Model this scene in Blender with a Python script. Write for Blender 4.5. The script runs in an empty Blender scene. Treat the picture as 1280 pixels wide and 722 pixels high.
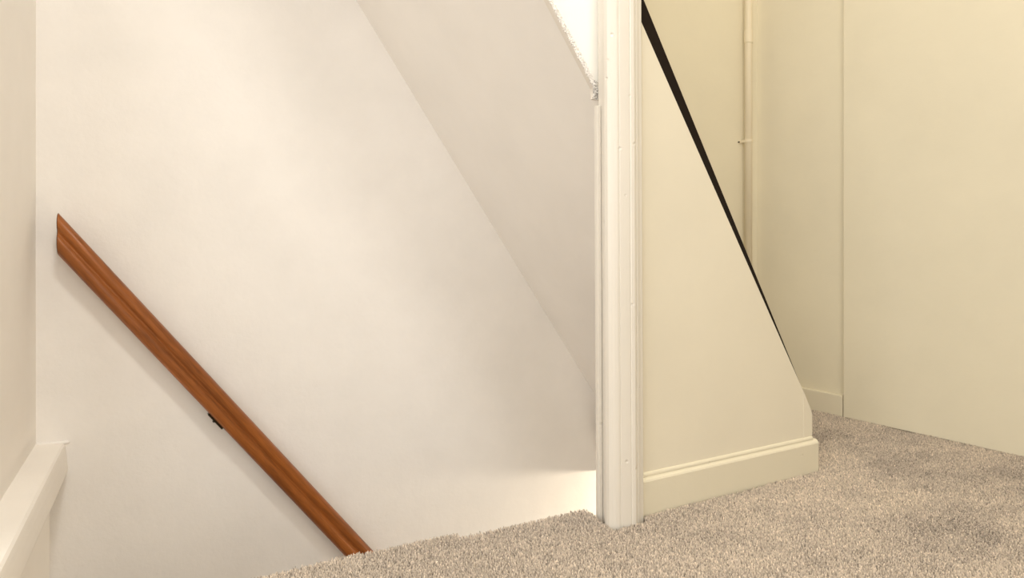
import bpy, bmesh, math, random
import numpy as np
from mathutils import Vector

random.seed(7)
rng = np.random.default_rng(7)
scene = bpy.context.scene
col = scene.collection

# ------------------------------------------------------------------ camera
CAM_H = 0.56
FOC = 824.0                                   # focal length in pixels of a 1280 px wide frame
cam_data = bpy.data.cameras.new('camera')
cam_data.sensor_width = 36.0
cam_data.lens = 36.0 * FOC / 1280.0
cam_data.shift_y = -93.0 / 1280.0
cam_data.clip_start = 0.02
cam = bpy.data.objects.new('camera', cam_data)
cam.location = (0, 0, CAM_H)
cam.rotation_euler = (math.pi / 2, 0, -math.atan2(0.4494, 0.8931))
col.objects.link(cam)
scene.camera = cam

# ------------------------------------------------------------------ world and lights
world = bpy.data.worlds.new('world')
scene.world = world
world.use_nodes = True
world.node_tree.nodes['Background'].inputs[0].default_value = (1.0, 0.93, 0.84, 1)
world.node_tree.nodes['Background'].inputs[1].default_value = 0.05


def lamp(name, kind, loc, energy, color, size=0.2, size_y=None, target=None, shape='DISK'):
    d = bpy.data.lights.new(name, kind)
    d.energy = energy
    d.color = color
    if kind == 'AREA':
        d.shape = shape
        d.size = size
        if size_y:
            d.size_y = size_y
    else:
        d.shadow_soft_size = size
    o = bpy.data.objects.new(name, d)
    o.location = loc
    if target is not None:
        o.rotation_euler = (Vector(target) - Vector(loc)).to_track_quat('-Z', 'Y').to_euler()
    col.objects.link(o)
    return o


# fill lights added beside, behind and below, the landing's ceiling lamp, the lamp on the floor below
lamp('side_fill_light', 'AREA', (-1.45, -0.20, 1.10), 28, (0.985, 0.995, 1.0), 2.0, 1.7, (0.40, 1.3, 0.75), 'RECTANGLE')  # unseen side source, added to brighten the soffit
lamp('rear_fill_light', 'AREA', (0.10, -1.50, 1.25), 14, (0.985, 0.995, 1.0), 1.2, 1.6, (0.10, 1.9, 0.75), 'RECTANGLE')  # soft fill added behind the camera; the rear wall has no window
lamp('landing_ceiling_lamp', 'AREA', (0.12, 0.12, 2.28), 23.5, (1.0, 0.955, 0.875), 0.34, None, (0.12, 0.12, 0))
lamp('landing_warm_lamp', 'AREA', (1.25, 0.80, 2.28), 6.0, (1.0, 0.84, 0.56), 0.30, None, (1.25, 0.80, 0))
lamp('downstairs_lamp', 'POINT', (1.66, 1.58, -0.378), 11.5, (1.0, 0.86, 0.66), 0.03)
lamp('lower_fill_light', 'AREA', (1.50, 1.00, -1.25), 8.3, (1.0, 0.87, 0.69), 0.5, None, (1.0, 1.91, -0.2))  # unseen fill added under the landing for the lower right stairwell wall
scene.cycles.max_bounces = 12
scene.cycles.diffuse_bounces = 9

vs = scene.view_settings
vs.view_transform = 'Standard'
vs.look = 'None'
vs.gamma = 1.0
vs.use_curve_mapping = False
vs.exposure = 0.0


# ------------------------------------------------------------------ helpers
def tag(o, label=None, cat=None, group=None, kind=None):
    if label: o['label'] = label
    if cat: o['category'] = cat
    if group: o['group'] = group
    if kind: o['kind'] = kind
    return o


def thing(name, label, cat, loc=(0, 0, 0)):
    o = bpy.data.objects.new(name, None)
    o.empty_display_size = 0.1
    o.location = loc
    col.objects.link(o)
    return tag(o, label, cat)


def obj(name, bm, mat, parent=None, smooth=False, bevel=0.0, seg=2, label=None):
    bmesh.ops.recalc_face_normals(bm, faces=bm.faces)
    me = bpy.data.meshes.new(name)
    bm.to_mesh(me)
    bm.free()
    if mat: me.materials.append(mat)
    o = bpy.data.objects.new(name, me)
    col.objects.link(o)
    if parent:
        o.parent = parent
        o.location = -Vector(parent.location)
    if smooth:
        for p in me.polygons: p.use_smooth = True
    if bevel:
        b = o.modifiers.new('bevel', 'BEVEL')
        b.width = bevel; b.segments = seg; b.limit_method = 'ANGLE'; b.angle_limit = math.radians(30)
        b.harden_normals = False
    if label: o['label'] = label
    return o


def add_box(bm, a, b):
    vs_ = [bm.verts.new((x, y, z)) for x in (a[0], b[0]) for y in (a[1], b[1]) for z in (a[2], b[2])]
    for f in ((0, 1, 3, 2), (4, 6, 7, 5), (0, 4, 5, 1), (2, 3, 7, 6), (0, 2, 6, 4), (1, 5, 7, 3)):
        bm.faces.new([vs_[i] for i in f])


def box(a, b):
    bm = bmesh.new(); add_box(bm, a, b); return bm


def add_loft(bm, ringA, ringB):
    A = [bm.verts.new(p) for p in ringA]
    B = [bm.verts.new(p) for p in ringB]
    n = len(A)
    for i in range(n):
        bm.faces.new((A[i], A[(i + 1) % n], B[(i + 1) % n], B[i]))
    bm.faces.new(A[::-1]); bm.faces.new(B)


def loft(ringA, ringB):
    bm = bmesh.new(); add_loft(bm, ringA, ringB); return bm


def prism_xz(pts, y0, y1):
    return loft([(x, y0, z) for x, z in pts], [(x, y1, z) for x, z in pts])


def prism_xy(pts, z0, z1, lean=0.0):
    return loft([(x + lean * z0, y, z0) for x, y in pts], [(x + lean * z1, y, z1) for x, y in pts])


def tube(p0, p1, r, n=20, caps=True):
    p0, p1 = Vector(p0), Vector(p1)
    d = (p1 - p0).normalized()
    a = d.orthogonal().normalized(); b = d.cross(a)
    ring = lambda c: [c + r * (math.cos(2 * math.pi * i / n) * a + math.sin(2 * math.pi * i / n) * b) for i in range(n)]
    return loft(ring(p0), ring(p1))


# ------------------------------------------------------------------ materials
def new_mat(name):
    m = bpy.data.materials.new(name)
    m.use_nodes = True
    nt = m.node_tree
    return m, nt, nt.nodes['Principled BSDF']


def N(nt, kind, **kw):
    n = nt.nodes.new(kind)
    for k, v in kw.items():
        if k in n.inputs: n.inputs[k].default_value = v
        else: setattr(n, k, v)
    return n


def paint(name, rgb, rough=0.55, fine=170.0, fine_s=0.10, broad=16.0, broad_s=0.15, mottle=0.035, dents=False, streak=None):
    """Brushed or rolled paint on plaster or wood: fine stipple, broad undulation, faint mottling, a few dents."""
    m, nt, bs = new_mat(name)
    L = nt.links
    tc = N(nt, 'ShaderNodeTexCoord')
    mp = N(nt, 'ShaderNodeMapping')
    if streak: mp.inputs['Scale'].default_value = streak
    L.new(tc.outputs['Object'], mp.inputs['Vector'])
    n1 = N(nt, 'ShaderNodeTexNoise', Scale=fine, Detail=3.0, Roughness=0.6)
    n2 = N(nt, 'ShaderNodeTexNoise', Scale=broad, Detail=4.0, Roughness=0.55)
    n3 = N(nt, 'ShaderNodeTexNoise', Scale=5.0, Detail=5.0, Roughness=0.6)
    for n in (n1, n2): L.new(mp.outputs['Vector'], n.inputs['Vector'])
    L.new(tc.outputs['Object'], n3.inputs['Vector'])
    mr = N(nt, 'ShaderNodeMapRange')
    mr.inputs['From Min'].default_value = 0.3; mr.inputs['From Max'].default_value = 0.7
    mr.inputs['To Min'].default_value = 1 - mottle; mr.inputs['To Max'].default_value = 1 + mottle * 0.5
    L.new(n3.outputs['Fac'], mr.inputs['Value'])
    mul = N(nt, 'ShaderNodeVectorMath', operation='SCALE')
    mul.inputs[0].default_value = rgb
    L.new(mr.outputs['Result'], mul.inputs['Scale'])
    L.new(mul.outputs['Vector'], bs.inputs['Base Color'])
    b1 = N(nt, 'ShaderNodeBump', Strength=fine_s, Distance=0.0012)
    b2 = N(nt, 'ShaderNodeBump', Strength=broad_s, Distance=0.006)
    L.new(n1.outputs['Fac'], b1.inputs['Height'])
    L.new(n2.outputs['Fac'], b2.inputs['Height'])
    L.new(b2.outputs['Normal'], b1.inputs['Normal'])
    last = b1
    if dents:
        v = N(nt, 'ShaderNodeTexVoronoi', Scale=26.0)
        L.new(tc.outputs['Object'], v.inputs['Vector'])
        r2 = N(nt, 'ShaderNodeMapRange')
        r2.inputs['From Min'].default_value = 0.03; r2.inputs['From Max'].default_value = 0.10
        L.new(v.outputs['Distance'], r2.inputs['Value'])
        b3 = N(nt, 'ShaderNodeBump', Strength=0.6, Distance=0.002)
        L.new(r2.outputs['Result'], b3.inputs['Height'])
        L.new(b1.outputs['Normal'], b3.inputs['Normal'])
        last = b3
    L.new(last.outputs['Normal'], bs.inputs['Normal'])
    bs.inputs['Roughness'].default_value = rough
    return m


def plain(name, rgb, rough=0.5, metallic=0.0):
    m, nt, bs = new_mat(name)
    L = nt.links
    tc = N(nt, 'ShaderNodeTexCoord')
    n = N(nt, 'ShaderNodeTexNoise', Scale=60.0, Detail=3.0)
    L.new(tc.outputs['Object'], n.inputs['Vector'])
    b = N(nt, 'ShaderNodeBump', Strength=0.1, Distance=0.001)
    L.new(n.outputs['Fac'], b.inputs['Height'])
    L.new(b.outputs['Normal'], bs.inputs['Normal'])
    bs.inputs['Base Color'].default_value = (*rgb, 1)
    bs.inputs['Roughness'].default_value = rough
    bs.inputs['Metallic'].default_value = metallic
    return m


def wood(name):
    """Lacquered mahogany, grain running along the rail (object axis turned by the rail's pitch)."""
    m, nt, bs = new_mat(name)
    L = nt.links
    tc = N(nt, 'ShaderNodeTexCoord')
    mp = N(nt, 'ShaderNodeMapping', vector_type='TEXTURE')
    mp.inputs['Rotation'].default_value = (0, PITCH, 0)
    mp.inputs['Scale'].default_value = (14.0, 1.0, 1.0)
    L.new(tc.outputs['Object'], mp.inputs['Vector'])
    g = N(nt, 'ShaderNodeTexNoise', Scale=130.0, Detail=6.0, Roughness=0.65)
    s = N(nt, 'ShaderNodeTexNoise', Scale=420.0, Detail=3.0)
    bands = N(nt, 'ShaderNodeTexNoise', Scale=38.0, Detail=2.0)
    for n in (g, s, bands): L.new(mp.outputs['Vector'], n.inputs['Vector'])
    cr = N(nt, 'ShaderNodeValToRGB')
    cr.color_ramp.elements[0].position = 0.28; cr.color_ramp.elements[0].color = (0.105, 0.029, 0.007, 1)
    cr.color_ramp.elements[1].position = 0.75; cr.color_ramp.elements[1].color = (0.48, 0.160, 0.036, 1)
    mix = N(nt, 'ShaderNodeMix', data_type='FLOAT')
    mix.inputs[0].default_value = 0.5
    L.new(g.outputs['Fac'], mix.inputs[2]); L.new(bands.outputs['Fac'], mix.inputs[3])
    mix2 = N(nt, 'ShaderNodeMix', data_type='FLOAT')
    mix2.inputs[0].default_value = 0.25
    L.new(mix.outputs[0], mix2.inputs[2]); L.new(s.outputs['Fac'], mix2.inputs[3])
    L.new(mix2.outputs[0], cr.inputs['Fac'])
    L.new(cr.outputs['Color'], bs.inputs['Base Color'])
    b = N(nt, 'ShaderNodeBump', Strength=0.12, Distance=0.0006)
    L.new(s.outputs['Fac'], b.inputs['Height'])
    L.new(b.outputs['Normal'], bs.inputs['Normal'])
    bs.inputs['Roughness'].default_value = 0.34
    bs.inputs['Specular IOR Level'].default_value = 0.3
    return m


def carpet_mat(name, rgb, attr='tuft_tone'):
    m, nt, bs = new_mat(name)
    L = nt.links
    at = N(nt, 'ShaderNodeAttribute', attribute_name=attr)
    tc = N(nt, 'ShaderNodeTexCoord')
    n = N(nt, 'ShaderNodeTexNoise', Scale=1500.0, Detail=1.0)
    L.new(tc.outputs['Object'], n.inputs['Vector'])
    mr = N(nt, 'ShaderNodeMapRange')
    mr.inputs['To Min'].default_value = 0.85; mr.inputs['To Max'].default_value = 1.15
    L.new(n.outputs['Fac'], mr.inputs['Value'])
    mm = N(nt, 'ShaderNodeMath', operation='MULTIPLY')
    L.new(at.outputs['Fac'], mm.inputs[0]); L.new(mr.outputs['Result'], mm.inputs[1])
    mul = N(nt, 'ShaderNodeVectorMath', operation='SCALE')
    mul.inputs[0].default_value = rgb
    L.new(mm.outputs['Value'], mul.inputs['Scale'])
    L.new(mul.outputs['Vector'], bs.inputs['Base Color'])
    bs.inputs['Roughness'].default_value = 0.9
    bs.inputs['Sheen Weight'].default_value = 0.15
    return m


PITCH = math.radians(52.2)
M_STAIRWALL = paint('stairwell_plaster_paint', (0.87, 0.85, 0.83), 0.6, 150, 0.22, 22, 0.25, 0.04)
M_LEFT = paint('left_wall_paint', (0.89, 0.86, 0.81), 0.7, 150, 0.12, 22, 0.15, 0.03)
M_CREAM = paint('cream_wall_paint', (0.73, 0.68, 0.535), 0.55, 200, 0.10, 12, 0.18, 0.035)
M_GLOSS = paint('cream_gloss_paint', (0.715, 0.665, 0.53), 0.33, 240, 0.06, 30, 0.10, 0.02, dents=True)
M_POST = paint('post_gloss_paint', (0.725, 0.69, 0.625), 0.30, 220, 0.05, 40, 0.10, 0.02, dents=True, streak=(1, 1, 0.3))
M_PANEL = paint('panel_paint', (0.74, 0.69, 0.565), 0.40, 220, 0.07, 9, 0.15, 0.03)
M_SOFFIT = paint('soffit_plaster_paint', (0.885, 0.86, 0.825), 0.6, 160, 0.12, 14, 0.22, 0.03)
M_PIPE = paint('pipe_cream_paint', (0.78, 0.70, 0.53), 0.45, 240, 0.06, 30, 0.1, 0.02)
M_WHITE = paint('white_string_paint', (0.93, 0.92, 0.88), 0.35, 240, 0.06, 30, 0.1, 0.01)
M_CEIL = paint('ceiling_paint', (0.86, 0.83, 0.77), 0.8)
M_DARK = plain('dark_capping_wood', (0.012, 0.007, 0.005), 0.45)
M_DARK.node_tree.nodes['Principled BSDF'].inputs['Specular IOR Level'].default_value = 0.12
M_WOODEND = plain('sawn_mahogany_end', (0.055, 0.020, 0.008), 0.6)
M_METAL = plain('dark_bronze_metal', (0.035, 0.026, 0.016), 0.35, 0.8)
M_SCREW = plain('dark_screw_metal', (0.02, 0.015, 0.012), 0.4, 0.6)
M_BACKING = plain('carpet_backing', (0.34, 0.285, 0.23), 0.95)
M_CARPET = carpet_mat('beige_carpet_pile', (0.52, 0.445, 0.37))
M_FRINGE = carpet_mat('pale_carpet_fringe', (0.93, 0.90, 0.86))
M_FRINGE2 = plain('pale_carpet_edge', (0.78, 0.74, 0.68), 0.9)
M_BOARD = plain('floor_boards_underside', (0.45, 0.38, 0.28), 0.8)
M_WOOD = wood('mahogany_lacquer')

# ------------------------------------------------------------------ the setting
Y_EDGE, Y_FAR, X_LEFT, X_R = 1.055, 1.91, -0.307, 2.42
Z_CEIL, Z_LOW, Y_REAR = 2.40, -2.60, -1.62
WC = (1.590, 1.478)                       # corner of the right wall with the short wall behind the panel
WD = (0.2547, -0.967)                     # direction of the right wall towards the viewer
WN = (-0.967, -0.2547)                    # its normal, into the landing


def wall_pt(s, off=0.0):
    return (WC[0] + WD[0] * s + WN[0] * off, WC[1] + WD[1] * s + WN[1] * off)


S_END = 3.2
obj_ = obj


def struct(name, bm, mat, **kw):
    return tag(obj(name, bm, mat, **kw), kind='structure')


struct('wall_far', box((X_LEFT - 0.1, Y_FAR, Z_LOW), (X_R, Y_FAR + 0.1, Z_CEIL)), M_STAIRWALL)
bm = box((X_LEFT - 0.1, 1.30, 0.0), (X_LEFT, Y_FAR, Z_CEIL))       # wide opening and unseen side room, added to let the side fill in
add_box(bm, (X_LEFT - 0.1, -1.40, 2.15), (X_LEFT, 1.30, Z_CEIL))
add_box(bm, (X_LEFT - 0.1, Y_REAR, 0.0), (X_LEFT, -1.40, Z_CEIL))
add_box(bm, (X_LEFT - 0.1, Y_REAR, Z_LOW), (-0.280, Y_FAR, -0.066))
struct('wall_left', bm, M_LEFT)
q0, q1 = wall_pt(-0.06), wall_pt(S_END)
struct('wall_right', prism_xy([q0, q1, (q1[0] + 0.12, q1[1]), (q0[0] + 0.12, q0[1])], 0.0, Z_CEIL), M_CREAM)
struct('wall_back', prism_xy([(1.10, 1.478), (WC[0] + 0.05, 1.478), (WC[0] + 0.05, 1.530), (1.10, 1.530)], 0.0, Z_CEIL), M_CREAM)
struct('wall_rear', box((X_LEFT - 0.1, Y_REAR - 0.1, 0.0), (X_R + 0.1, Y_REAR, Z_CEIL)), M_CEIL)
struct('floor_side_room', box((-2.4, Y_REAR - 0.1, -0.1), (X_LEFT - 0.1, 2.2, 0.0)), M_BOARD)
struct('wall_side_room', box((-2.5, Y_REAR - 0.1, -0.1), (-2.4, 2.2, Z_CEIL)), M_CEIL)
struct('wall_side_room_end', box((-2.4, 2.2, -0.1), (X_LEFT - 0.1, 2.3, Z_CEIL)), M_CEIL)
struct('wall_side_room_rear', box((-2.4, Y_REAR - 0.1, 0.0), (X_LEFT - 0.1, Y_REAR, Z_CEIL)), M_CEIL)
struct('ceiling', box((-2.5, Y_REAR - 0.1, Z_CEIL), (X_R + 0.1, 2.3, Z_CEIL + 0.1)), M_CEIL)

# landing floor: main part and the entry to the upper flight; open stairwell beyond its edge
bm = bmesh.new()
add_loft(bm, *[[(x, y, z) for x, y in ((-0.245, Y_REAR), (X_R, Y_REAR), (X_R, Y_EDGE - 0.004), (-0.02, Y_EDGE - 0.004), (-0.02, 0.55), (-0.245, 0.30))] for z in (-0.33, -0.016)])
add_box(bm, (1.24, Y_EDGE - 0.004, -0.33), (X_R, 1.53, -0.016))
add_box(bm, (1.31, 1.53, -0.33), (X_R, Y_FAR, -0.016))
struct('floor', bm, M_BOARD)
struct('floor_lower', box((X_LEFT - 0.1, Y_REAR, Z_LOW - 0.1), (X_R, Y_FAR, Z_LOW)), M_BOARD)
struct('wall_lower', box((X_R, Y_REAR, Z_LOW), (X_R + 0.1, Y_FAR, 0)), M_CEIL)

# ledge at landing level along the left wall: capping with a softened, swelling front
prof = [(X_LEFT, 0.014), (-0.254, 0.009), (-0.2495, 0.005), (-0.2475, -0.004), (-0.2455, -0.020), (-0.2440, -0.040), (-0.2435, -0.056),
        (-0.2455, -0.066), (-0.252, -0.069), (X_LEFT, -0.069)]
struct('trim_1', loft([(x, Y_REAR, z) for x, z in prof], [(x, Y_FAR, z) for x, z in prof]), M_LEFT)
# rough filler bead where ledge, left wall and stairwell wall meet
bm = bmesh.new()
for i in range(14):
    x = X_LEFT + 0.004 + 0.0042 * i
    r = 0.004 + 0.0022 * random.random()
    bmesh.ops.create_icosphere(bm, subdivisions=2, radius=r)
    for v in bm.verts[-42:]:
        pass
    bm.verts.ensure_lookup_table()
    for v in bm.verts[len(bm.verts) - 42:]:
        v.co = Vector((v.co.x * 1.8 + x, v.co.y * 0.8 + Y_FAR, v.co.z * 0.8 + 0.012 - i * 0.0002))
struct('trim_2', bm, M_STAIRWALL, smooth=True)

# skirting board on the far end of the right wall (the panel covers the rest)
S_PANEL = (1.23 - WC[1]) / WD[1]                       # where the flush panel begins
S_PANEL = 0.2615


def wall_prism(s0, s1, z0, z1, thick, gap=0.0):
    a, b = wall_pt(s0, gap), wall_pt(s1, gap)
    c, d = wall_pt(s1, thick), wall_pt(s0, thick)
    return prism_xy([a, b, c, d], z0, z1)


struct('baseboard_right', wall_prism(0.0, S_PANEL - 0.0025, -0.014, 0.056, 0.012), M_GLOSS, bevel=0.002)

# ------------------------------------------------------------------ flush panel on the right wall
t = thing('wall_panel', 'large flush cream board covering the right wall from the skirting to the right of the photo', 'panel', (*wall_pt(1.2), 0))
obj('board', wall_prism(S_PANEL, S_END, -0.002, Z_CEIL, 0.0125), M_CREAM, t, bevel=0.0015)

# ------------------------------------------------------------------ water pipe in the corner
PX, PY, PR = 1.534, 1.459, 0.0112
t = thing('water_pipe', 'thin cream painted vertical pipe clipped to the wall behind the sloping dark strip', 'pipe', (PX, PY, 0))
obj('pipe', tube((PX, PY, -0.016), (PX, PY, Z_CEIL), PR, 24), M_PIPE, t, smooth=True, bevel=0)
bm = tube((PX, PY, 1.078), (PX, PY, 1.116), PR + 0.0016, 24)
obj('coupling', bm, M_PIPE, t, bevel=0.0008)
bm = bmesh.new()
ring_o, ring_i = [], []
for k in range(13):
    a = math.pi * k / 12
    ring_o.append((PX - (PR + 0.0022) * math.cos(a), PY - (PR + 0.0022) * math.sin(a)))
    ring_i.append((PX - (PR - 0.0005) * math.cos(a), PY - (PR - 0.0005) * math.sin(a)))
pts = [(PX - PR - 0.010, 1.478), (PX - PR - 0.010, 1.4755), (ring_o[0][0], 1.4755)] + ring_o + [(ring_o[-1][0], 1.478), (ring_i[-1][0], 1.478)] + ring_i[::-1] + [(ring_i[0][0], 1.478)]
add_loft(bm, [(x, y, 0.779 - (x - PX) * -0.10) for x, y in pts], [(x, y, 0.787 - (x - PX) * -0.10) for x, y in pts])
clip = obj('clip', bm, M_PIPE, t)
obj('screw', tube((PX - PR - 0.0105, 1.4785, 0.7795), (PX - PR - 0.0105, 1.4735, 0.7795), 0.0021, 12), M_SCREW, clip, label='dark screw head in the pipe clip')
bpy.data.objects['screw'].location = (0, 0, 0)

# ------------------------------------------------------------------ handrail on the stairwell wall
t = thing('handrail', 'varnished mahogany handrail with grooved profile sloping down the white stairwell wall', 'handrail', (-0.257, Y_FAR, 0.51))
# profile: u across the slope, v out from the rail's flat back
P = [(-0.0270, 0.004), (-0.0285, 0.012), (-0.0275, 0.020), (-0.0245, 0.0265), (-0.0195, 0.0315), (-0.0130, 0.0335), (-0.0060, 0.0328),
     (-0.0025, 0.0308), (-0.0005, 0.0272), (0.0025, 0.0247), (0.0055, 0.0272), (0.0085, 0.0308), (0.0150, 0.0328), (0.0200, 0.0315),
     (0.0245, 0.0270), (0.0275, 0.0200), (0.0283, 0.0120), (0.0270, 0.004), (0.0235, 0.0), (-0.0235, 0.0)]
dx, dz = math.cos(PITCH), -math.sin(PITCH)             # along the rail, downwards to the right
ux, uz = math.sin(PITCH), math.cos(PITCH)              # across, upwards
ax, az = 0.110, 0.0425                                 # a point on the rail's centre line
Y_RB = 1.876
X0, X1 = -0.257, 1.05


def rail_pt(u, v, X):
    tt = (X - ax - u * ux) / dx
    return (X, Y_RB - v, az + tt * dz + u * uz)


bm = bmesh.new()
xs = [X0, X0 + 0.0014] + [X0 + 0.0014 + (X1 - X0 - 0.0015) * k / 10 for k in range(1, 11)]
rings = []
for i, X in enumerate(xs):
    sc = 0.95 if i == 0 else 1.0
    rings.append([bm.verts.new(rail_pt(u * 1.07 * sc, 0.016 + (v - 0.016) * sc, X)) for u, v in P])
n = len(P)
for A, B in zip(rings, rings[1:]):
    for i in range(n):
        bm.faces.new((A[i], A[(i + 1) % n], B[(i + 1) % n], B[i]))
capA = bm.faces.new(rings[0][::-1]); capB = bm.faces.new(rings[-1])
rail = obj('rail', bm, M_WOOD, t, smooth=True)
rail.data.materials.append(M_WOODEND)
for i_, p in enumerate(rail.data.polygons):
    if len(p.vertices) > 4: p.use_smooth = False
    if max(rail.data.vertices[v].co.x for v in p.vertices) < X0 + 0.0016: p.material_index = 1     # the sawn end


def bracket(X):
    """Strap under the rail, bent arm back to a round rose on the wall, screws."""
    c = Vector(rail_pt(-0.0290, 0.012, X))
    d = Vector((dx, 0, dz)); up = Vector((ux, 0, uz)); out = Vector((0, -1, 0))
    bm = bmesh.new()
    def slab(c0, hl, hw, hh):
        ring = lambda s: [c0 + d * s * hl + out * a * hw + up * b * hh for a, b in ((-1, -1), (1, -1), (1, 1), (-1, 1))]
        add_loft(bm, ring(-1), ring(1))
    slab(c - up * 0.0026, 0.027, 0.009, 0.0026)
    b = obj('bracket', bm, M_METAL, t, bevel=0.0008, label='dark metal bracket under the handrail')
    b2 = bmesh.new()
    pts = [c - up * 0.004, c - up * 0.0075 + out * -0.006, c - up * 0.004 + out * -0.018, Vector((c.x, Y_FAR, c.z)) + up * 0.012]
    for p, q in zip(pts, pts[1:]):
        tb = tube(p, q, 0.0032, 12)
        me = bpy.data.meshes.new('tmp'); tb.to_mesh(me); tb.free(); b2.from_mesh(me); bpy.data.meshes.remove(me)
    a = obj('arm', b2, M_METAL, b, smooth=True); a.location = (0, 0, 0)
    r = obj('rose', tube(pts[-1] + out * 0.004, pts[-1] + out * -0.001, 0.014, 24), M_METAL, b, bevel=0.001); r.location = (0, 0, 0)
    for s in (-1, 1):
        k = c - up * 0.006 + d * s * 0.013
        w = obj('screw', tube(k, k + up * 0.003, 0.0032, 12), M_METAL, b); w.location = (0, 0, 0)


bracket(0.083)
bracket(0.80)

# ------------------------------------------------------------------ carpet pile builder
def pile_mesh(name, base, mat, parent, height, width, lean, tone, normal=(0, 0, 1), stuff=True):
    """One mesh of short twisted tufts: three rings of three vertices and a cap each."""
    n_ = len(base)
    base = np.asarray(base, float)
    nrm = np.broadcast_to(np.asarray(normal, float), (n_, 3))
    h = np.broadcast_to(np.asarray(height, float), (n_,)); w = np.broadcast_to(np.asarray(width, float), (n_,))
    ang = rng.uniform(0, 2 * np.pi, n_); twist = rng.uniform(-1.3, 1.3, n_)
    # a frame across each tuft
    ref = np.where(np.abs(nrm[:, :1]) > 0.8, np.array([[0, 1.0, 0]]), np.array([[1.0, 0, 0]]))
    t1 = np.cross(nrm, ref); t1 /= np.linalg.norm(t1, axis=1, keepdims=True)
    t2 = np.cross(nrm, t1)
    V = np.zeros((n_, 9, 3))
    for r, (fh, fw) in enumerate(((0.0, 0.85), (0.62, 1.12), (1.0, 0.62))):
        c = base + nrm * (h * fh)[:, None] + lean * (fh ** 1.6)
        for k in range(3):
            a = ang + twist * fh + k * 2 * np.pi / 3
            jit = rng.uniform(0.75, 1.25, n_)
            V[:, r * 3 + k] = c + (t1 * np.cos(a)[:, None] + t2 * np.sin(a)[:, None]) * (w * fw * jit * 0.5)[:, None]
            if r == 2:
                V[:, r * 3 + k] += nrm * (rng.uniform(-0.18, 0.18, n_) * h)[:, None]
    quads = []
    for r in (0, 3):
        for k in range(3):
            quads.append((r + k, r + (k + 1) % 3, r + 3 + (k + 1) % 3, r + 3 + k))
    quads = np.array(quads); tri = np.array([[6, 7, 8]])
    off = (np.arange(n_) * 9)[:, None, None]
    q = (quads[None] + off).reshape(-1); tr = (tri[None] + off).reshape(-1)
    me = bpy.data.meshes.new(name)
    me.vertices.add(n_ * 9); me.vertices.foreach_set('co', V.reshape(-1))
    nq, ntri = n_ * 6, n_
    me.loops.add(nq * 4 + ntri * 3)
    me.loops.foreach_set('vertex_index', np.concatenate((q, tr)).astype(np.int32))
    me.polygons.add(nq + ntri)
    me.polygons.foreach_set('loop_start', np.concatenate((np.arange(nq) * 4, nq * 4 + np.arange(ntri) * 3)).astype(np.int32))
    me.polygons.foreach_set('use_smooth', np.ones(nq + ntri, dtype=bool))
    me.update(calc_edges=True)
    a = me.attributes.new('tuft_tone', 'FLOAT', 'POINT')
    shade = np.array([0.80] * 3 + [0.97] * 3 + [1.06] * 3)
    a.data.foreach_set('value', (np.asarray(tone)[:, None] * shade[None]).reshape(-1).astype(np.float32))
    me.materials.append(mat)
    o = bpy.data.objects.new(name, me)
    col.objects.link(o)
    if parent:
        o.parent = parent; o.location = -Vector(parent.location)
    if stuff: o['kind'] = 'stuff'
    return o


def value_noise(x, y, scale, seed):
    """Smooth lattice noise in 0..1."""
    r = np.random.default_rng(seed).uniform(0, 1, (256, 256))
    u, v = x * scale + 57.3, y * scale + 31.7
    iu, iv = np.floor(u).astype(int), np.floor(v).astype(int)
    fu, fv = u - iu, v - iv
    fu, fv = fu * fu * (3 - 2 * fu), fv * fv * (3 - 2 * fv)
    g = lambda a, b: r[a % 256, b % 256]
    return (g(iu, iv) * (1 - fu) + g(iu + 1, iv) * fu) * (1 - fv) + (g(iu, iv + 1) * (1 - fu) + g(iu + 1, iv + 1) * fu) * fv


def grid(x0, x1, y0, y1, d):
    gx, gy = np.meshgrid(np.arange(x0, x1, d), np.arange(y0, y1, d))
    gx = gx + (np.arange(gx.shape[0]) % 2)[:, None] * d / 2
    p = np.stack((gx.ravel(), gy.ravel()), 1)
    return p + rng.uniform(-0.45, 0.45, p.shape) * d


EDGE = np.array([(-0.30, 1.084), (0.127, 1.0832), (0.200, 1.0862), (0.250, 1.088), (0.288, 1.083), (0.403, 1.081), (0.4350, 1.0750),
                 (0.4355, 1.0615), (0.502, 1.0614), (0.578, 1.0582), (0.700, 1.0555), (2.4, 1.0555)])


def right_limit(y):                          # face of the flush panel / skirting on the right wall
    a = wall_pt(0, 0.0125)
    return a[0] + (y - a[1]) * WD[0] / WD[1]


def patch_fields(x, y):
    """Brushed direction and painted light-dark tone of the pile: soft streaks along the landing and blotches of trodden pile."""
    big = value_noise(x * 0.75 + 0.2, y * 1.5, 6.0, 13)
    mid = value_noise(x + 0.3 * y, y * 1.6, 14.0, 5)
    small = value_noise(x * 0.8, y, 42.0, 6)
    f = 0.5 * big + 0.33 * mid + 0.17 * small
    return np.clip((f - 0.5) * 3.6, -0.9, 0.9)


def carpet_points(dens, region):
    p = grid(-0.05, 2.3, 0.45, 1.50, dens)
    return p[region(p[:, 0], p[:, 1])]


def seen(x, y, m=1.0):
    zf = x * 0.4494 + y * 0.8931; xr = x * 0.8931 - y * 0.4494
    px = 640 + FOC * xr / zf; py = 268 + FOC * CAM_H / zf
    return (zf > 0.3) & (px > -40) & (px < 1330) & (py < 760)


def main_region(x, y):
    ok = y < np.interp(x, EDGE[:, 0], EDGE[:, 1])
    ok &= (x < right_limit(y) - 0.001) & (x > -0.015)
    ok &= ~((x > 0.692) & (x < 1.253) & (y > 0.986))
    ok &= ~((x > 0.689) & (x < 0.768) & (y > 0.966))
    return ok


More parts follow.
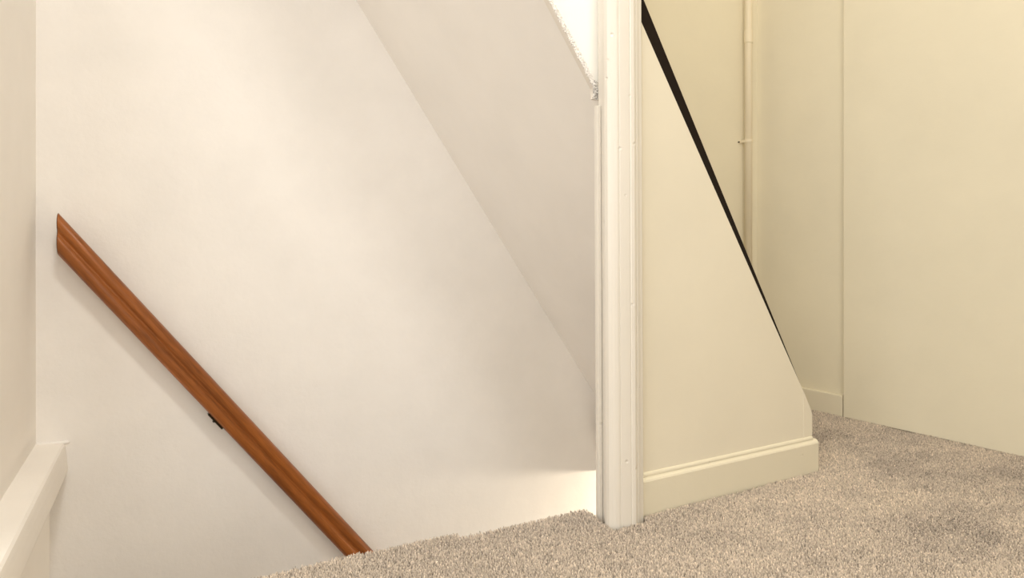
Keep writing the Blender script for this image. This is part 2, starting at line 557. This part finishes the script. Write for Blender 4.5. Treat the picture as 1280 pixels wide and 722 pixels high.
def entry_region(x, y):
    return (x > 1.252) & (x < right_limit(y) - 0.001) & (y > 1.0595) & (y < 1.474)


def make_pile(pts, parent, dens, flip):
    x, y = pts[:, 0], pts[:, 1]
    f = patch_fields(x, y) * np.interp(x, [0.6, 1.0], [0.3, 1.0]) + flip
    k = len(x)
    yaw = 0.75 + 1.1 * (value_noise(x, y, 6.0, 9) - 0.5) + rng.normal(0, 0.45, k)
    amt = f * 0.0040
    lean = np.stack((np.sin(yaw) * amt, np.cos(yaw) * amt, np.zeros(k)), 1)
    lean += np.stack((rng.normal(0, 0.0012, k), rng.normal(0, 0.0012, k), np.zeros(k)), 1)
    h = rng.normal(0.0092, 0.0005, k) - 0.0012 * np.abs(f)
    w = dens * rng.uniform(1.0, 1.5, k)
    tone = np.clip(rng.normal(1.0, 0.23, k), 0.45, 1.7) * (1 + 0.15 * f)  # light and shade of the brushed pile also put into tuft colour
    light = rng.uniform(0, 1, k) > 0.93
    tone[light] *= 1.22
    dark = rng.uniform(0, 1, k) > 0.93
    tone[dark] *= 0.72
    base = np.stack((x, y, np.full(k, -0.0094)), 1)
    # the very edge over the stairwell: pile spills outwards
    e = np.interp(x, EDGE[:, 0], EDGE[:, 1]) - y
    spill = (e < 0.006) & (x < 0.70)
    lean[spill, 1] += 0.0035
    tone[spill] *= 1.05
    pile_mesh('pile', base, M_CARPET, parent, h, w, lean, tone)


# main carpet, with its own edge over the stairwell and a seam in the line of the panel
landing = thing('carpet', 'beige cut pile carpet across the landing floor, frayed along the stairwell edge', 'carpet', (0.6, 0.5, -0.012))
bm = bmesh.new()
front = [(x, y - 0.003) for x, y in EDGE if -0.02 < x < 0.70]
outline = [(-0.02, 0.55), (-0.245, 0.30), (-0.245, Y_REAR), (wall_pt(S_END - 0.12, 0.013)[0], Y_REAR)] + [(right_limit(1.0565) - 0.001, 1.0565), (1.252, 1.0565), (1.252, 0.988), (0.700, 0.988)] + [(0.700, 1.0525)] + front[::-1] + [(-0.02, 1.081)]
add_loft(bm, [(x, y, -0.0155) for x, y in outline], [(x, y, -0.0105) for x, y in outline])
obj('backing', bm, M_BACKING, landing)
D = 0.0023
pts = carpet_points(D, lambda x, y: main_region(x, y) & seen(x, y))
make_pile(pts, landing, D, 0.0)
D2 = 0.0068
pts2 = grid(-0.24, 2.3, -0.2, 1.06, D2)
xs_, ys_ = pts2[:, 0], pts2[:, 1]
pts2 = pts2[(xs_ < right_limit(ys_) - 0.002) & (xs_ > -0.02) & main_region(xs_, ys_) & ~seen(xs_, ys_)]
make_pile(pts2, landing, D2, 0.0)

entry = thing('carpet', 'smaller beige carpet piece beyond the floor seam, between panel end and right skirting', 'carpet', (1.45, 1.2, -0.012))
bm = bmesh.new()
outline = [(1.245, 1.0585), (right_limit(1.0585) - 0.001, 1.0585), (right_limit(1.474) - 0.001, 1.474), (1.245, 1.474)]
add_loft(bm, [(x, y, -0.0155) for x, y in outline], [(x, y, -0.0105) for x, y in outline])
obj('backing', bm, M_BACKING, entry)
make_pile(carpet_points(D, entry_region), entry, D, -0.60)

# ------------------------------------------------------------------ panel closing the side of the upper flight
t = thing('stair_side_panel', 'cream triangular stair panel right of the post, dark strip along its sloping top', 'panel', (0.97, 1.0, 0))
top = lambda x: 0.187 + 1.702 * (1.208 - x)
XL = 0.7625
pts = [(XL, -0.012), (1.2416, -0.012), (1.2416, 0.122), (1.2365, 0.134), (1.208, 0.187), (XL, top(XL))]
obj('board', prism_xz(pts, 0.999, 1.040), M_PANEL, t, bevel=0.0012)
pts = [(1.208, 0.1875), (1.2095, 0.1875), (XL, top(XL) + 0.0575), (XL, top(XL) + 0.0005)]
obj('capping_strip', prism_xz(pts, 1.0015, 1.036), M_DARK, t, label='nearly black tapering strip along the sloping top edge')
pts = [(1.206, 0.076), (1.2422, 0.076), (1.2422, 0.1215), (1.236, 0.1345), (1.206, 0.1895)]
obj('end_lath', prism_xz([(1.214, 0.074), (1.2420, 0.074), (1.2420, 0.1222), (1.2368, 0.1342), (1.214, 0.176)], 0.9984, 1.0), M_PANEL, t, bevel=0.0004)
# skirting with a chamfered top and a thin bead above, its right end returned past the panel
sk = [(0.989, -0.014), (0.989, 0.0595), (0.9905, 0.0625), (0.9965, 0.0665), (0.9992, 0.0665), (0.9992, -0.014)]
XS = 1.2525
bm = loft([(0.7655, y, z) for y, z in sk], [(XS - 0.002, y, z) for y, z in sk])
obj('skirting_board', bm, M_GLOSS, t, bevel=0.0012)
bd = [(0.9950, 0.0664), (0.9950, 0.0700), (0.9965, 0.0728), (0.9992, 0.0738), (0.9992, 0.0664)]
obj('bead', loft([(0.7655, y, z) for y, z in bd], [(1.2405, y, z) for y, z in bd]), M_GLOSS, t, bevel=0.0004)
ret = [(0.9900, -0.014), (0.9900, 0.0605), (0.9955, 0.0662), (1.040, 0.0662), (1.040, -0.014)]
obj('skirting_return', loft([(1.2418, y, z) for y, z in ret], [(XS, y, z) for y, z in ret]), M_GLOSS, t, bevel=0.0012)

# ------------------------------------------------------------------ moulded post at the head of the stairwell
LEAN = -0.0055
t = thing('stair_post', 'cream moulded post standing between the open stairwell and the triangular panel', 'post', (0.73, 0.99, 0))
pp = [(0.7065, 1.0345), (0.7035, 1.0000), (0.7010, 0.9985), (0.6905, 0.9960), (0.6895, 0.9900), (0.6905, 0.9825), (0.6945, 0.9765), (0.6990, 0.9735),
      (0.7040, 0.9718), (0.7078, 0.9716), (0.7090, 0.9728), (0.7104, 0.9716), (0.7200, 0.9700), (0.7290, 0.9690), (0.7310, 0.9698), (0.7325, 0.9684),
      (0.7385, 0.9675), (0.7425, 0.9690), (0.7460, 0.9722), (0.7478, 0.9745), (0.7515, 0.9745), (0.7545, 0.9765), (0.7600, 0.9790), (0.7648, 0.9800),
      (0.7672, 0.9822), (0.7680, 0.9870), (0.7680, 1.0345)]
obj('moulded_post', prism_xy(pp, -0.014, Z_CEIL, LEAN), M_POST, t)
jp = [(0.6980, 1.0355), (0.6975, 1.0265), (0.6985, 1.0245), (0.7040, 1.0235), (0.7040, 1.0355)]
obj('jamb_strip', prism_xy(jp, -0.012, 0.763, LEAN), M_POST, t)

# ------------------------------------------------------------------ upper flight of stairs
sof = lambda x: 1.866 - 1.504 * x
t = thing('upper_staircase', 'upper stair flight seen from below, plain sloping soffit and frayed carpet edge', 'staircase', (0.7, 1.5, 0.8))
XA, XB = (1.866 - Z_CEIL) / 1.504 + 0.004, 1.3100
th = 0.016
pts = [(XA, sof(XA)), (XB, sof(XB)), (XB, sof(XB) + th), (XA, sof(XA) + th)]
obj('soffit', prism_xz(pts, Y_EDGE + 0.004, Y_FAR - 0.0005), M_SOFFIT, t)
pts = [(-0.300, 2.312), (0.722, sof(0.722) + 0.002), (0.745, 0.7795), (0.745, sof(0.745) + 0.80), (0.10, Z_CEIL - 0.004), (-0.300, Z_CEIL - 0.004)]
obj('string_board', prism_xz(pts, 1.046, 1.0585), M_WHITE, t)
# treads and risers behind the panel
tx0, tz0, going, rise = 1.07, 0.245, 0.0700, 0.1053
obj('bottom_step', box((1.071, 1.0595, -0.010), (1.16, 1.476, 0.20)), M_BACKING, t, bevel=0.004)
for k in range(20):
    xr, zt = tx0 - going * k, tz0 + rise * (k + 1) + 0.050
    if zt > Z_CEIL - 0.05: break
    y1 = 1.476 if xr > 1.09 else Y_FAR - 0.002
    obj('riser', box((xr - 0.012, 1.0595, zt - rise + 0.001), (xr, y1, zt - 0.018)), M_BACKING, t)
    obj('tread', box((max(xr - going - 0.012, -0.30), 1.0595, zt - 0.018), (xr + 0.012, y1, zt)), M_BACKING, t, bevel=0.003)
# carpet edge hanging along the front of the soffit: a thin strip with frayed pile, cut level beside the post
pts = [(0.15, sof(0.15) + 0.004), (0.15, sof(0.15) - 0.006), (0.7005, sof(0.7005) - 0.013), (0.7010, 0.7795), (0.7300, 0.7785), (0.7300, 0.7840), (0.7180, sof(0.7180) + 0.003)]
obj('carpet_edge', prism_xz(pts, 1.0462, 1.0590), M_FRINGE2, t, label='pale frayed carpet edge below the white string')
K = 9000
x = np.sort(rng.uniform(0.20, 0.722, K))
lo = np.maximum(sof(x) - 0.0065 - 0.006 * np.clip((x - 0.6) / 0.1, 0, 1), 0.7792)
z = lo + (np.maximum(sof(x) + 0.0025, 0.784) - lo) * rng.uniform(0, 1, K) ** 1.0
base = np.stack((x, np.full(K, 1.0468), z), 1)
ln = np.stack((rng.normal(-0.0008, 0.0014, K), rng.uniform(-0.001, 0.001, K), rng.normal(-0.0004, 0.0014, K)), 1)
pile_mesh('carpet_fringe', base, M_FRINGE, t, rng.uniform(0.0012, 0.0032, K), rng.uniform(0.0018, 0.0032, K), ln,
          np.clip(rng.normal(1.0, 0.08, K), 0.6, 1.2), normal=(0, -1, 0))

K = 700
x = rng.uniform(0.698, 0.7265, K)
z = 0.7775 + rng.uniform(0, 1, K) * np.clip(0.036 - 1.25 * np.abs(x - 0.7015), 0.006, 0.032)
base = np.stack((x, rng.uniform(1.0445, 1.0468, K), z), 1)
ln = np.stack((rng.normal(-0.0006, 0.0022, K), rng.uniform(-0.001, 0.001, K), rng.normal(0.0004, 0.0022, K)), 1)
pile_mesh('frayed_end', base, M_FRINGE, t, rng.uniform(0.0015, 0.0045, K), rng.uniform(0.0014, 0.0030, K), ln,
          np.clip(rng.normal(0.85, 0.22, K), 0.3, 1.15), normal=(0, -1, 0))

# ------------------------------------------------------------------ lower flight, hidden below the landing edge
t = thing('lower_staircase', 'carpeted lower stair flight descending below the handrail, hidden by the landing edge', 'staircase', (0.3, 1.5, -0.5))
obj('winder_tread', prism_xy([(-0.278, 0.32), (-0.03, 0.57), (-0.03, 1.10), (-0.278, 1.908)], -0.56, -0.50), M_BACKING, t, bevel=0.004)
for k in range(9):
    xr, zt = -0.03 + 0.165 * k, -0.70 - 0.21 * k
    obj('riser', box((xr - 0.012, 1.06, zt), (xr, 1.908, zt + 0.19)), M_BACKING, t)
    obj('tread', box((xr - 0.012, 1.06, zt - 0.02), (xr + 0.185, 1.908, zt)), M_BACKING, t, bevel=0.004)
